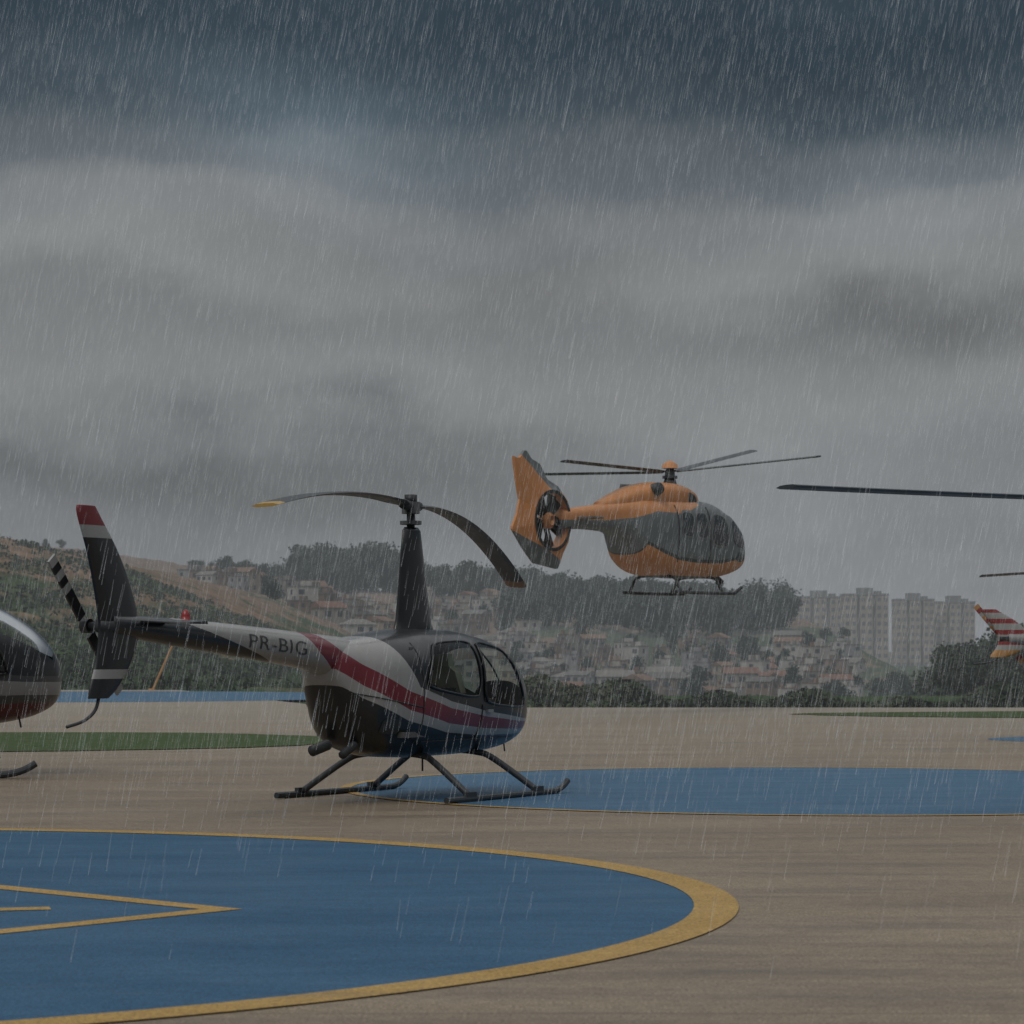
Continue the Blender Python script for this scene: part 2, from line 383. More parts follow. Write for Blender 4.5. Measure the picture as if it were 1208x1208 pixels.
def leaf_quads(centers,size,rg):
    n=len(centers)
    a=rg.normal(size=(n,3)); a/=np.linalg.norm(a,axis=1)[:,None]
    b=rg.normal(size=(n,3)); b-= (a*b).sum(1)[:,None]*a; b/=np.linalg.norm(b,axis=1)[:,None]
    s=(size*(.6+.8*rg.random(n)))[:,None]
    a=a*s; b=b*s*.7
    v=np.stack([centers-a,centers-b,centers+a,centers+b],1).reshape(-1,3)
    return v
def tree_mesh(name,h,cr,seed,leaf,mleaf,nl=1400,flat=.75,low=.45):
    rg=np.random.default_rng(seed); mb=MB()
    th=h*.42
    mb.tube([(0,0,-.6),(.05*h*rg.normal()*.3,0,th*.5),(rg.normal()*.03*h,rg.normal()*.03*h,th)],[h*.035,h*.026,h*.016],6,1)
    lobes=[]
    nlb=rg.integers(8,12)
    for i in range(nlb):
        an=rg.random()*6.28; rr=cr*.62*math.sqrt(rg.random()); 
        z=h*(low+(.83-low)*rg.random()); 
        c=np.array([rr*math.cos(an),rr*math.sin(an),z]); r=cr*(.28+.3*rg.random())
        lobes.append((c,r)); mb.tube([(0,0,th*.8),tuple(c*.5+np.array([0,0,th*.45])),tuple(c)],[h*.012,h*.008,h*.004],4,1)
    lobes.append((np.array([0,0,h-cr*.35]),cr*.4))
    pts=[]
    for c,r in lobes:
        k=int(nl/len(lobes)); d=rg.normal(size=(k,3)); d/=np.linalg.norm(d,axis=1)[:,None]
        rad=r*(.35+.65*rg.random(k)**.5)*(1+.22*rg.normal(size=k))
        pts.append(c+d*rad[:,None]*np.array([1,1,flat]))
    pts=np.concatenate(pts); v=leaf_quads(pts,leaf,rg); o=len(mb.v); n=len(pts)
    mb.v+=[tuple(p) for p in v]; mb.f+=[(o+4*i,o+4*i+1,o+4*i+2,o+4*i+3) for i in range(n)]; mb.m+=[0]*n
    me=bpy.data.meshes.new(name); me.from_pydata(mb.v,[],mb.f); me.materials.append(mleaf); me.materials.append(mTrunk)
    me.polygons.foreach_set('material_index',mb.m); me.update(); return me
TF=[tree_mesh('tree_mesh',10,4.6+.6*(i%3),100+i,.42,mLeafFar,1500,.75+.1*(i%3),low=.24) for i in range(6)]
TM=[tree_mesh('tree_mesh',8,3.8,200+i,.22,mLeafMid,3200,.8,low=.3) for i in range(3)]
def put_tree(px,D,h,meshes,label,group,dz=0):
    x=(px-604)/F*D; me=random.choice(meshes); ref=10 if meshes is TF else 8
    ob=bpy.data.objects.new('tree',me); COL.objects.link(ob)
    ob.location=(x,D,float(H(x,D))+dz-.06*h); s=h/ref; ob.scale=(s*random.uniform(.85,1.25),s*random.uniform(.85,1.2),s)
    ob.rotation_euler=(0,0,random.uniform(0,6.28)); ob['label']=label; ob['category']='tree'; ob['group']=group; return ob
for i in range(12): put_tree(270+i*8+random.uniform(-4,4),700+random.uniform(-10,20),random.uniform(4.5,6.8),TF,'dark leafy tree on the misty hilltop','trees along the hill ridge')
for i in range(30): put_tree(352+i*4.3+random.uniform(-4,4),700+random.uniform(-30,15),random.uniform(8,13.5),TF,'tall dark tree on the misty hilltop','trees along the hill ridge')
for i in range(34): put_tree(474+i*4.8+random.uniform(-4,4),700+random.uniform(-35,15),random.uniform(6,11),TF,'dark leafy tree on the misty hilltop','trees along the hill ridge')
for i in range(135):
    D=random.uniform(585,725); px=random.uniform(608,926)
    put_tree(px,D,random.uniform(6.3,9.4),TF,'dark leafy tree in the wooded hillside','trees on the wooded hillside')
for i in range(12): put_tree(random.choice([-20,60,190,240])+random.uniform(-22,22),random.uniform(690,725),random.uniform(1.6,3.0),TF,'small tree on the hill ridge','trees along the hill ridge')
for i in range(75):
    D=random.uniform(430,620); px=random.uniform(300,1000)
    put_tree(px,D,random.uniform(2.8,5.2),TF,'leafy tree between hillside houses','trees between the houses')
for px,D,h in [(1122,235,6.8),(1152,250,7.6),(1185,228,7.4),(1215,240,8.8),(1100,260,5.2),(1168,215,5.4),(1205,262,8.0),(1130,210,5.0)]:
    put_tree(px,D,h,TM,'bushy green tree beyond the airfield edge','trees beyond the airfield edge')
for i in range(16):
    put_tree(random.uniform(935,1100),random.uniform(380,500),random.uniform(3,5.2),TF,'leafy tree in front of the apartment towers','trees below the apartment towers')
def scatter(name,label,pts,leaf,mat):
    v=leaf_quads(pts,leaf,rng); n=len(pts)
    me=bpy.data.meshes.new(name); me.from_pydata(v.tolist(),[],[(4*i,4*i+1,4*i+2,4*i+3) for i in range(n)]); me.materials.append(mat); me.update()
    ob=bpy.data.objects.new(name,me); COL.objects.link(ob); ob['kind']='stuff'; ob['label']=label; return ob
mHedge=leafmat('hedge_leaf',(.05,.065,.045,1),(.12,.135,.09,1),.25,450.)
mSlope=leafmat('slope_shrub_leaf',(.03,.05,.03,1),(.078,.105,.058,1),.09,800.)
n=30000; xx=rng.uniform(-6,75,n); hgt=.42+.3*np.sin(xx*.9)*.5+.25*np.sin(xx*.37+1)+.2*np.sin(xx*2.3)
hgt=np.clip(hgt,.1,1.0); dd_=79.2+rng.uniform(0,2.6,n)+.2*np.sin(xx)
scatter('hedge','low scruffy hedge along the apron edge',np.stack([xx,dd_,rng.random(n)**.8*hgt-.05],1),.1,mHedge)
n=70000; D_=rng.uniform(116,262,n); x_=rng.uniform(-75,-12,n)
cl_=np.sin(x_*.7+D_*.13)*np.sin(D_*.21-x_*.3)+np.sin(x_*1.9+2)*np.sin(D_*.5)*.5
z_=H(x_,D_); keep=(z_>-2.5)&(rng.random(n)<np.clip(.75+cl_*.6-.08*np.clip(z_-3.5,0,9),.04,1))
x_,D_,z_,cl_=x_[keep],D_[keep],z_[keep],cl_[keep]
scatter('shrubbery','dense dark green shrubs covering the slope',np.stack([x_,D_,z_+rng.random(len(x_))*np.clip(.15+cl_*.45,.1,.75)],1),.2,mSlope)

# leaning pole at the edge of the field
mPole=pbr('orange_brown_pole_paint',(.30,.17,.08),.7,var=.2,vscale=3)
pe=empty('leaning_pole',(-14.95,112.5,0)); pe['label']='thin leaning orange brown pole at the field edge'; pe['category']='pole'
mb=MB(); mb.tube([(0,0,-.1),(.95,0,2.05)],.05,8); mb.obj('post',mPole,True,pe)
mb=MB(); mb.tube([(0,0,-.02),(0,0,.08)],.14,10); mb.obj('base',mPole,True,pe)

# ---------------------------------------------------------------- HOUSES
def wallmat(name,cols):
    m,nt,b,o=newmat(name); oi=nt.nodes.new('ShaderNodeObjectInfo').outputs['Random']
    c=RAMP(nt,oi,[(i/len(cols),c_) for i,c_ in enumerate(cols)],'CONSTANT')
    k=NOISE(nt,OBJ(nt),.9,4,.6); c=MIX(nt,.35,c,RAMP(nt,k,[(.3,g(.25)),(.7,g(.7))]),'OVERLAY')
    nt.links.new(c,b.inputs['Base Color']); b.inputs['Roughness'].default_value=.95; b.inputs['Specular IOR Level'].default_value=.05; haze_glow(nt,b,o,1400.); return m
mWall=wallmat('house_wall',[(.25,.23,.2,1),(.33,.31,.28,1),(.19,.145,.115,1),(.17,.16,.145,1),(.27,.225,.18,1),(.15,.115,.095,1),(.23,.23,.23,1),(.36,.345,.32,1)])
mRoof=wallmat('house_roof',[(.17,.10,.075,1),(.12,.115,.11,1),(.18,.12,.09,1),(.15,.145,.14,1),(.18,.17,.16,1)])
mWin=pbr('house_window',(.05,.055,.06),.6,spec=.1,painted_haze=True)
def house_mesh(w,d,fl,roof,seed):
    rg=random.Random(seed); mb=MB(); h=2.7*fl
    mb.box((0,0,h/2-2),(w,d,h+4),0)
    for sgn in (-1,1):
        for k in range(fl):
            nw=max(2,int(w/2.2))
            for i in range(nw):
                if rg.random()<.15: continue
                x=-w/2+(i+.5)*w/nw; z=k*2.7+1.5
                ww=.9 if rg.random()<.7 else 1.4
                mb.box((x,sgn*(d/2+.02),z),(ww,.06,1.1),2)
            nd=max(1,int(d/2.6))
            for i in range(nd):
                y=-d/2+(i+.5)*d/nd; mb.box((sgn*(w/2+.02),y,k*2.7+1.5),(.06,.9,1.1),2)
    if roof=='gable':
        e=.35; r=1.3; v=[(-w/2-e,-d/2-e,h),(w/2+e,-d/2-e,h),(w/2+e,d/2+e,h),(-w/2-e,d/2+e,h),(-w/2-e,0,h+r),(w/2+e,0,h+r)]
        mb.add(v,[(0,1,5,4),(2,3,4,5),(0,4,3),(1,2,5),(0,3,2,1)],1)
    elif roof=='hip':
        e=.4; r=1.4; v=[(-w/2-e,-d/2-e,h),(w/2+e,-d/2-e,h),(w/2+e,d/2+e,h),(-w/2-e,d/2+e,h),(-w*.2,0,h+r),(w*.2,0,h+r)]
        mb.add(v,[(0,1,5,4),(2,3,4,5),(0,4,3),(1,2,5),(0,3,2,1)],1)
    else:
        mb.box((0,0,h+.1),(w+.3,d+.3,.22),1)
        mb.box((w*.2,d*.1,h+.75),(w*.35,d*.4,1.1),0)
        mb.tube([(-w*.25,0,h+.2),(-w*.25,0,h+1.3)],.55,10,1)
    me=bpy.data.meshes.new('house_mesh'); me.from_pydata(mb.v,[],mb.f)
    for q in (mWall,mRoof,mWin): me.materials.append(q)
    me.polygons.foreach_set('material_index',mb.m); me.update(); return me
HM=[]
for i,(w,d,fl,r) in enumerate([(5,5,1,'gable'),(7,5,1,'hip'),(4.5,5,2,'flat'),(6,5,1,'flat'),(7,5,2,'gable'),(5,5,2,'flat'),(5,5,1,'gable'),(5.5,6,2,'flat')]):
    HM.append((house_mesh(w,d,fl,r,i),{'gable':'gabled tile roof','hip':'hipped tile roof','flat':'flat roof and tank'}[r],fl))
cnt=0; tries=0; placed=[]
while cnt<275 and tries<14000:
    tries+=1
    D=random.uniform(420,690); px=random.uniform(215,1010); x=(px-604)/F*D; z=float(H(x,D)); y=YH-(z-CH)/D*F
    ok=(px<345 and 697<y<735 and D>500) or (345<=px<620 and 716<y<815) or (px>=600 and 772<y<835)
    if not ok: continue
    if any((x-a)**2+((D-b_)*.6)**2<17 for a,b_ in placed): continue
    placed.append((x,D)); me,rl,fl=random.choice(HM)
    ob=bpy.data.objects.new('house',me); COL.objects.link(ob); ob.location=(x,D,z); ob.rotation_euler=(0,0,random.choice([0,.3,-.25,.5,1.2,-.6])+random.uniform(-.1,.1))
    s=random.uniform(.5,.85); ob.scale=(s,s,s*random.uniform(.85,1.05))
    ob['label']='%s house with %s on the hillside'%(['one-storey','two-storey'][fl-1],rl); ob['category']='house'; ob['group']='houses on the hillside'; cnt+=1

# ---------------------------------------------------------------- APARTMENT TOWERS
mTW=pbr('tower_wall',(.34,.305,.255),.9,var=.12,vscale=.15,spec=.05,painted_haze=True,L=1500.); mTR=pbr('tower_roof',(.2,.2,.2),.9,spec=.05,painted_haze=True); mTWin=pbr('tower_window',(.11,.115,.12),.6,spec=.1,painted_haze=True,L=1200.)
mTD=pbr('tower_recess',(.19,.18,.16),.9,spec=.05,painted_haze=True)
def tower(px0,px1,ytop,D,lab):
    x0=(px0-604)/F*D; x1=(px1-604)/F*D; w=x1-x0; zb=-14; zt=CH+(YH-ytop)/F*D; h=zt-zb; dep=10
    T=empty('apartment_tower',((x0+x1)/2,D,zb)); T['label']=lab; T['category']='apartment building'; T['group']='apartment towers beyond the hillside houses'
    mb=MB(); bw=w*.28
    mb.box((0,dep/2+1.2,h/2),(w*.985,dep,h),2)
    for cx in (-w/2+bw/2,0,w/2-bw/2): mb.box((cx,dep/2,h/2+.1),(bw,dep+1,h+.2),0)
    mb.obj('wall',[mTW,mTW,mTD],parent=T)
    r=MB(); r.box((0,dep/2,h+.5),(w*1.02,dep+1.4,.55)); r.box((0,dep/2,h+1.7),(w*.34,6,2.0)); r.box((w*.3,dep/2,h+1.2),(w*.14,4,1.0)); r.obj('roof',[mTR],parent=T)
    wi=MB(); nf=13; fh=h/nf
    for k in range(nf):
        z=(k+.55)*fh
        for cx in (-w/2+bw/2,0,w/2-bw/2):
            for q in (-.26,.26): wi.box((cx+q*bw,-.52,z),(bw*.3,.08,fh*.48))
        for cx in (-w/4+.0,w/4): wi.box((cx,1.15,z),(w*.08,.1,fh*.42))
        for y in (2,5,8):
            for sg in (-1,1): wi.box((sg*(w/2+.01),y,z),(.08,1.4,fh*.45))
    o=wi.obj('window',[mTWin],parent=T); o['kind']='stuff'
tower(941,994,706,900,'pale beige apartment tower with rows of windows'); tower(996,1048,703,880,'pale beige apartment tower with rows of windows')
tower(1057,1102,709,905,'cream apartment tower with small windows'); tower(1104,1150,712,915,'cream apartment tower with small windows')

# ---------------------------------------------------------------- HELICOPTERS
mGlass=glassmat('tinted_glass',(.55,.60,.60,1),.02)
mGlassL=glassmat('clear_glass',(.88,.89,.85,1),.02)
mSeat=pbr('tan_seat_leather',(.62,.56,.42),.7,var=.2,vscale=6); mInt=pbr('cabin_interior',(.10,.10,.10),.8)
mBlade=pbr('rotor_blade_paint',(.035,.042,.048),.45,var=.15,vscale=3)
mBlack=pbr('black_paint',(.012,.013,.015),.35,coat=.2,var=.2,vscale=4)
mDark=pbr('dark_metal',(.03,.033,.036),.5,var=.2,vscale=8)
mSkid=pbr('skid_paint',(.03,.035,.04),.5,var=.2,vscale=6)
mSilv=pbr('metal_grey',(.28,.29,.3),.4,.4)
mYT=pbr('yellow_tip',(.40,.25,.07),.5); mRT=pbr('red_tip',(.18,.03,.035),.5); mWT=pbr('white_paint',(.30,.30,.29),.5); mOr=pbr('amber_tip',(.3,.14,.07),.5)
mRedL=pbr('red_lens',(.25,.02,.02),.3); mReg=pbr('lettering_black',(.045,.045,.05),.5)
mYs=pbr('faded_yellow_stripe',(.40,.21,.07),.6); mRs=pbr('faded_red_stripe',(.22,.035,.035),.6); mWs=pbr('faded_white_stripe',(.30,.30,.29),.6)
def stripe_mat(name,top,front,rearlow,boomtail,stripe,white,rear,split=-.2,up=0.0,wm=1.0):
    m,nt,b,o=newmat(name); sx,sy,sz=SEP(nt,OBJ(nt))
    ft=[(2.2,.76),(1.4,.77),(.5,.82),(-.3,.91),(-1.0,1.08),(-1.6,1.36),(-2.2,1.72),(-3.2,2.7)]
    ft=sorted(ft); f=RAMP(nt,MR(nt,sx,-6,2.4),[((x+6)/8.4,g((v+up)/3)) for x,v in ft]); fz=M(nt,'MULTIPLY',f,3.0)
    s=M(nt,'SUBTRACT',sz,fz); w=MR(nt,sx,-2.0,1.6,.12*wm,.04*wm)
    r=M(nt,'DIVIDE',s,w)
    bot=MIX(nt,MR(nt,sx,split-.3,split+.3),rearlow,front)
    pale=M(nt,'MULTIPLY',M(nt,'LESS_THAN',sx,-.75),M(nt,'GREATER_THAN',sz,M(nt,'MULTIPLY_ADD',M(nt,'ADD',sx,1.6),-.18,1.17)))
    bot=MIX(nt,pale,bot,white)
    swo=M(nt,'LESS_THAN',M(nt,'ADD',sx,M(nt,'MULTIPLY',M(nt,'SUBTRACT',sz,1.72),4.0)),-3.75)
    bot=MIX(nt,swo,bot,boomtail)
    tp=MIX(nt,M(nt,'GREATER_THAN',M(nt,'ADD',sx,M(nt,'MULTIPLY',M(nt,'SUBTRACT',1.8,sz),-.6)),-1.2),rear,top)
    isb=M(nt,'LESS_THAN',r,-2.2); isr=M(nt,'LESS_THAN',M(nt,'ABSOLUTE',r),1.0); ist=M(nt,'GREATER_THAN',r,1.9)
    c=MIX(nt,isb,white,bot); c=MIX(nt,isr,c,stripe); c=MIX(nt,ist,c,tp)
    n_=NOISE(nt,OBJ(nt),3.5,5,.6); c=MIX(nt,.3,c,RAMP(nt,n_,[(.3,g(.35)),(.7,g(.6))]),'OVERLAY')
    nt.links.new(c,b.inputs['Base Color']); nt.links.new(MR(nt,n_,.3,.7,.25,.42),b.inputs['Roughness']); b.inputs['Coat Weight'].default_value=.25; b.inputs['Coat Roughness'].default_value=.15
    return m
blk=(.012,.014,.017,1); blu=(.016,.033,.08,1); slv=(.26,.26,.26,1); wht=(.29,.285,.28,1); red=(.155,.018,.028,1)
mR44=stripe_mat('cabin_paint',blk,blu,blk,blk,red,wht,wht)
mR44b=stripe_mat('dark_red_cabin_paint',blk,(.085,.012,.015,1),blk,blk,(.20,.20,.20,1),(.05,.05,.052,1),blk,split=-1.0,up=.08,wm=1.6)
mR44c=stripe_mat('white_cabin_paint',slv,wht,slv,slv,red,wht,wht)
DW=[(.38,1.03),(1.50,.96),(1.10,1.63),(.42,1.73)]; RW=[(-.78,1.22),(.30,1.08),(.34,1.73),(-.5,1.70)]
def cab_holes(c,th):
    if abs(c.y)>.25 and (inquad(c.x,c.z,DW) or inquad(c.x,c.z,RW)): return True
    if 1.38<c.x<1.92 and 25<th<155 and c.z>1.0 and not (abs(c.y)>.2 and inquad(c.x,c.z,DW,-.05)): return True
    return False

def small_helicopter(loc,a_deg,scale,paint,label,blades,trot=(-.55,.66),fin_scale=1.0,reg=None,stripes=False,hubz=3.2,bl=5.03,skf=0.0,chord=.27):
    a=math.radians(a_deg); rz=math.pi/2-a
    E=empty('helicopter',loc,rz,scale); E['label']=label; E['category']='helicopter'
    L=Loft([(2.06,.04,.88,.98),(2.02,.2,.74,1.12),(1.92,.34,.64,1.27),(1.7,.5,.55,1.47),(1.35,.61,.49,1.66),(.9,.67,.46,1.79),(.3,.68,.45,1.85),(-.3,.67,.45,1.85),
            (-.8,.62,.47,1.81),(-1.15,.54,.52,1.77),(-1.4,.46,.60,1.74),(-1.6,.36,.78,1.72),(-1.78,.28,1.06,1.70),(-1.9,.21,1.28,1.68)],2.7)
    L.mesh('fuselage',paint,E,150,160,holes=cab_holes)
    I=empty('cabin_interior',(0,0,0)); I.parent=E
    for x_ in (.45,-.45):
        for y_ in (-.3,.3):
            mb=MB(); mb.box((x_,y_,.88),(.5,.46,.16)); 
            secs=[(x_-.20,.92,.46),(x_-.26,1.15,.46),(x_-.33,1.38,.40),(x_-.35,1.44,.26),(x_-.36,1.58,.24)]
            o_=len(mb.v)
            for (xx_,zz_,w_) in secs:
                for sx_,sy_ in ((-.06,-1),(.06,-1),(.06,1),(-.06,1)): mb.v.append((xx_+sx_,y_+sy_*w_/2,zz_))
            for i in range(len(secs)-1):
                for k in range(4): mb.f.append((o_+i*4+k,o_+i*4+(k+1)%4,o_+(i+1)*4+(k+1)%4,o_+(i+1)*4+k)); mb.m.append(0)
            mb.f.append(tuple(o_+(len(secs)-1)*4+k for k in range(4))); mb.m.append(0)
            mb.obj('seat',mSeat,parent=I)
    mb=MB(); mb.box((1.35,0,.92),(.22,.45,.3)); mb.box((0,0,.72),(2.2,1.1,.06)); mb.box((-.85,0,1.2),(.05,1.0,.9)); mb.obj('instrument_panel',mInt,parent=I)
    B=Loft([(-1.55,.26,1.28,1.76),(-2.2,.205,1.42,1.80),(-3.2,.17,1.53,1.86),(-4.4,.13,1.65,1.92),(-5.45,.095,1.76,1.95)],2.0)
    B.mesh('tail_boom',paint,E,30,28)
    mb=MB(); mb.tube([(-1.5,.15,.62),(-1.75,.18,.56)],.06,12); mb.tube([(-1.45,-.15,.62),(-1.7,-.16,.52)],.045,12); mb.obj('exhaust_pipe',mDark,True,E)
    mb=MB(); mb.tube([L.side(x,1.15-.18*(x+1.6),-1,.004) for x in np.linspace(-1.72,-.8,16)],.007,5); mb.tube([L.side(-.80,z,-1,.004) for z in np.linspace(.6,1.7,14)],.006,5)
    mb.obj('cowling_seam',mDark,True,E)
    L.sidepatch('engine_cowling_vent',[(-1.38,.74),(-1.12,.72),(-1.1,.88),(-1.36,.9)],-1,mDark,E,.008)
    for sg in (-1,1):
        L.sidepatch('door_window',DW,sg,mGlassL,E,rim=mBlack,rnd=.1)
        L.sidepatch('rear_window',RW,sg,mGlass,E,rim=mBlack,rnd=.1)
        mb=MB()
        pts=[L.side(.36,z,sg,.006) for z in np.linspace(.62,1.02,14)]; mb.tube(pts,.007,5)
        pts=[L.side(x,.64,sg,.006) for x in np.linspace(-.7,1.35,20)]; mb.tube(pts,.006,5)
        mb.obj('door_seam',mDark,True,E)
        mb=MB(); mb.box(tuple(L.side(.5,.95,sg,.02)),(.12,.03,.03)); mb.obj('door_handle',mSilv,parent=E)
    L.thpatch('windshield',1.36,1.94,22,158,mGlassL,E,.010)
    mb=MB(); mb.tube([L.pt(x,math.pi/2,.012) for x in np.linspace(1.34,1.95,12)],.012,6); mb.obj('windshield_pillar',mBlack,True,E)
    v=[];f=[];n=20
    zs=[1.66,1.76,1.95,2.3,2.65,2.93,2.97]
    cs=[1.1,.84,.70,.56,.44,.34,.25]; ws=[.34,.20,.16,.135,.12,.105,.08]
    for z,c_,w_ in zip(zs,cs,ws):
        for k in range(n):
            t=2*math.pi*k/n; v.append((c_/2*math.cos(t)-.04*(z-1.7),w_/2*math.sin(t)*(1.15+.3*math.cos(t)),z))
    for i in range(len(zs)-1):
        for k in range(n): f.append((i*n+k,i*n+(k+1)%n,(i+1)*n+(k+1)%n,(i+1)*n+k))
    f.append(tuple((len(zs)-1)*n+k for k in range(n))); fixn(mkobj('mast_fairing',v,f,mBlack,None,True,E))
    RH=empty('main_rotor',(0,0,0)); RH.parent=E
    mb=MB(); mb.tube([(-.05,0,2.95),(-.05,0,hubz+.1)],.045,12); mb.tube([(-.05,0,hubz-.08),(-.05,0,hubz+.05)],.10,14); mb.tube([(-.05,0,3.0),(-.05,0,3.04)],.12,14)
    mb.box((-.05,0,hubz+.08),(.1,.1,.1))
    for dx,dy in ((.11,.05),(-.19,-.06)): mb.tube([(dx,dy,3.03),(dx*.9,dy*1.2,hubz)],.014,6)
    R=Matrix.Rotation(-rz,3,'Z')
    for i,(wx,wy,zf,tip) in enumerate(blades):
        d=R@Vector((wx,wy,0)); d.normalize(); mb.tube([(-.05,0,hubz),(-.05+d.x*.32,d.y*.32,zf(.06))],.055,10)
    mb.obj('rotor_hub',mDark,True,RH)
    for wx,wy,zf,tip in blades:
        d=R@Vector((wx,wy,0)); blade('rotor_blade',(-.05,0,0),d,bl,zf,chord,.035,[mBlade,tip],RH,.035)
    fs=fin_scale; zc=1.83
    prof=[(1.11,-5.82,.26),(1.02,-5.78,.34),(.7,-5.58,.48),(.35,-5.42,.58),(0,-5.33,.62),(-.3,-5.40,.56),(-.55,-5.55,.44),(-.66,-5.64,.30)]
    v=[];f=[];mi=[]; secs=smoothpts([(q[0],q[1],q[2]) for q in prof],6); n=14
    for s_ in secs:
        for k in range(n):
            t=2*math.pi*k/n; v.append((s_[1]+s_[2]/2*math.cos(t),-.02+.03*math.sin(t)*(1.2-.2*math.cos(t)),zc+s_[0]*fs))
    for i in range(len(secs)-1):
        zrel=secs[i][0]
        for k in range(n):
            f.append((i*n+k,i*n+(k+1)%n,(i+1)*n+(k+1)%n,(i+1)*n+k))
            if stripes: mi.append(3 if zrel<-.35 else [1,0][int((zrel+1)*5)%2])
            else: mi.append(1 if zrel>.95 else (2 if zrel>.86 else (2 if -.44<zrel<-.38 else 0)))
    f.append(tuple(range(n))); f.append(tuple((len(secs)-1)*n+k for k in range(n))); mi+=[1,0]
    fixn(mkobj('tail_fin',v,f,[mBlack,mRT,mWT,mYT] if not stripes else [mWs,mRs,mDark,mYs],mi,True,E))
    mb=MB(); mb.tube(smoothpts([(-5.62,-.02,zc-.60*fs),(-5.68,-.02,zc-.76*fs),(-5.85,-.02,zc-.86*fs),(-6.1,-.02,zc-.91*fs)]),.016,8); mb.obj('tail_skid',mDark,True,E)
    mb=MB()
    mb.add([(-4.75,-.62,1.86),(-5.05,-.62,1.86),(-5.1,.1,1.88),(-4.7,.1,1.88),(-4.76,-.62,1.89),(-5.04,-.62,1.875),(-5.1,.1,1.90),(-4.7,.1,1.92)],[(0,1,2,3),(7,6,5,4),(0,4,5,1),(2,6,7,3),(0,3,7,4),(1,5,6,2)])
    mb.obj('stabilizer',mBlack,parent=E)
    TR=empty('tail_rotor',(0,0,0)); TR.parent=E
    mb=MB(); mb.tube([(-5.3,0,1.84),(-5.62,.0,1.84)],[.085,.06],12); mb.tube([(-5.5,0,1.84),(-5.5,.24,1.84)],.04,10); mb.tube([(-5.5,.18,1.84),(-5.5,.26,1.84)],.07,10); mb.obj('gearbox',mDark,True,TR)
    d=Vector((trot[0],0,trot[1])).normalized(); nrm=Vector((-d.z,0,d.x))
    for sg in (1,-1):
        mb=MB(); 
        for i in range(9):
            r0=.1+i*.078; r1=r0+.078; cw=.055
            p=Vector((-5.5,.23,1.84))
            q=[p+sg*d*r0-nrm*cw,p+sg*d*r1-nrm*cw,p+sg*d*r1+nrm*cw,p+sg*d*r0+nrm*cw]; hh=Vector((0,.012,0))
            mb.add([k-hh for k in q]+[k+hh for k in q],[(0,1,2,3),(7,6,5,4),(0,4,5,1),(1,5,6,2),(2,6,7,3),(3,7,4,0)],(1 if i in(4,6,8) else 0) if not stripes else (i%3)+1 )
        mb.obj('rotor_blade',[mBlack,mWT,mRT,mYT] if not stripes else [mBlack,mWs,mRs,mYs],parent=TR)
    mb=MB(); mb.tube([(-4.25,0,1.9),(-4.25,0,1.95),(-4.25,0,1.99),(-4.25,0,2.01)],[.045,.045,.03,.01],10); mb.obj('beacon_light',mRedL,True,E)
    for sg in (-1,1):
        mb=MB(); y=sg*1.07
        mb.tube(smoothpts([(-1.10,y,.04),(0,y,.035),(1.15-skf,y,.035),(1.38-skf,y,.045),(1.52-skf,y,.085),(1.62-skf,y,.14)]),.034,10)
        for x_ in (-.6,.9-skf*.5): mb.box((x_,y,.08),(.2,.055,.055)); mb.box((x_-.05,y,.008),(.5,.045,.016))
        mb.obj('skid',mSkid,False,E)
    for x_,b_ in ((-.6,-.45),(.9-skf*.5,.75)):
        mb=MB()
        mb.tube(smoothpts([(x_,-1.07,.06),(b_+(x_-b_)*.35,-.58,.40),(b_,-.38,.48),(b_,0,.5),(b_,.38,.48),(b_+(x_-b_)*.35,.58,.40),(x_,1.07,.06)]),.036,10)
        mb.obj('cross_tube',mSkid,True,E)
    mb=MB(); mb.tube([(1.6,-.25,.56),(1.62,-.25,.46)],.01,6); mb.tube([(.2,0,.46),(.2,0,.28)],.012,6); mb.obj('antenna',mDark,parent=E)
    if reg:
        cu=bpy.data.curves.new('txt','FONT'); cu.body=reg; cu.size=.30; cu.space_character=1.08; cu.offset=-.003
        to=bpy.data.objects.new('txt',cu); COL.objects.link(to); dg=bpy.context.evaluated_depsgraph_get()
        me=bpy.data.meshes.new_from_object(to.evaluated_get(dg)); bpy.data.objects.remove(to)
        bm=bmesh.new(); bm.from_mesh(me); bmesh.ops.triangulate(bm,faces=bm.faces); bmesh.ops.subdivide_edges(bm,edges=bm.edges,cuts=2,use_grid_fill=True)
        w=max(v_.co.x for v_ in bm.verts)
        for v_ in bm.verts:
            X_=-3.42+v_.co.x/w*1.0; zc_=np.mean(B.at(X_)[1:]); Z_=zc_+ (v_.co.y-.10)*.68
            v_.co=B.side(X_,Z_,-1,.006)
        bm.to_mesh(me); bm.free(); me.materials.clear(); me.materials.append(mReg)
        to=bpy.data.objects.new('registration_lettering',me); COL.objects.link(to); to.parent=E; to['label']='black registration letters PR-BIG'
    return E
zl=lambda t:3.2+.26*t-.51*t*t
zr=lambda t:3.2+.32*t-1.08*t*t
small_helicopter((-1.09,29.9,0),29,1.0,mR44,'black, white, red and blue four-seat helicopter parked on the apron',[(-1.15,-4.85,zl,mYT),(1.18,4.9,zr,mOr)],reg='PR-BIG')
zf=lambda t:3.2-.3*t*t
small_helicopter((-8.55,35,0),70,1.33,mR44b,'black and dark red helicopter parked on the apron',[(-.35,1,zf,mYT),(.35,-1,zf,mYT)],skf=.0)
zn=lambda t:3.12-.10*t+.04*t*t
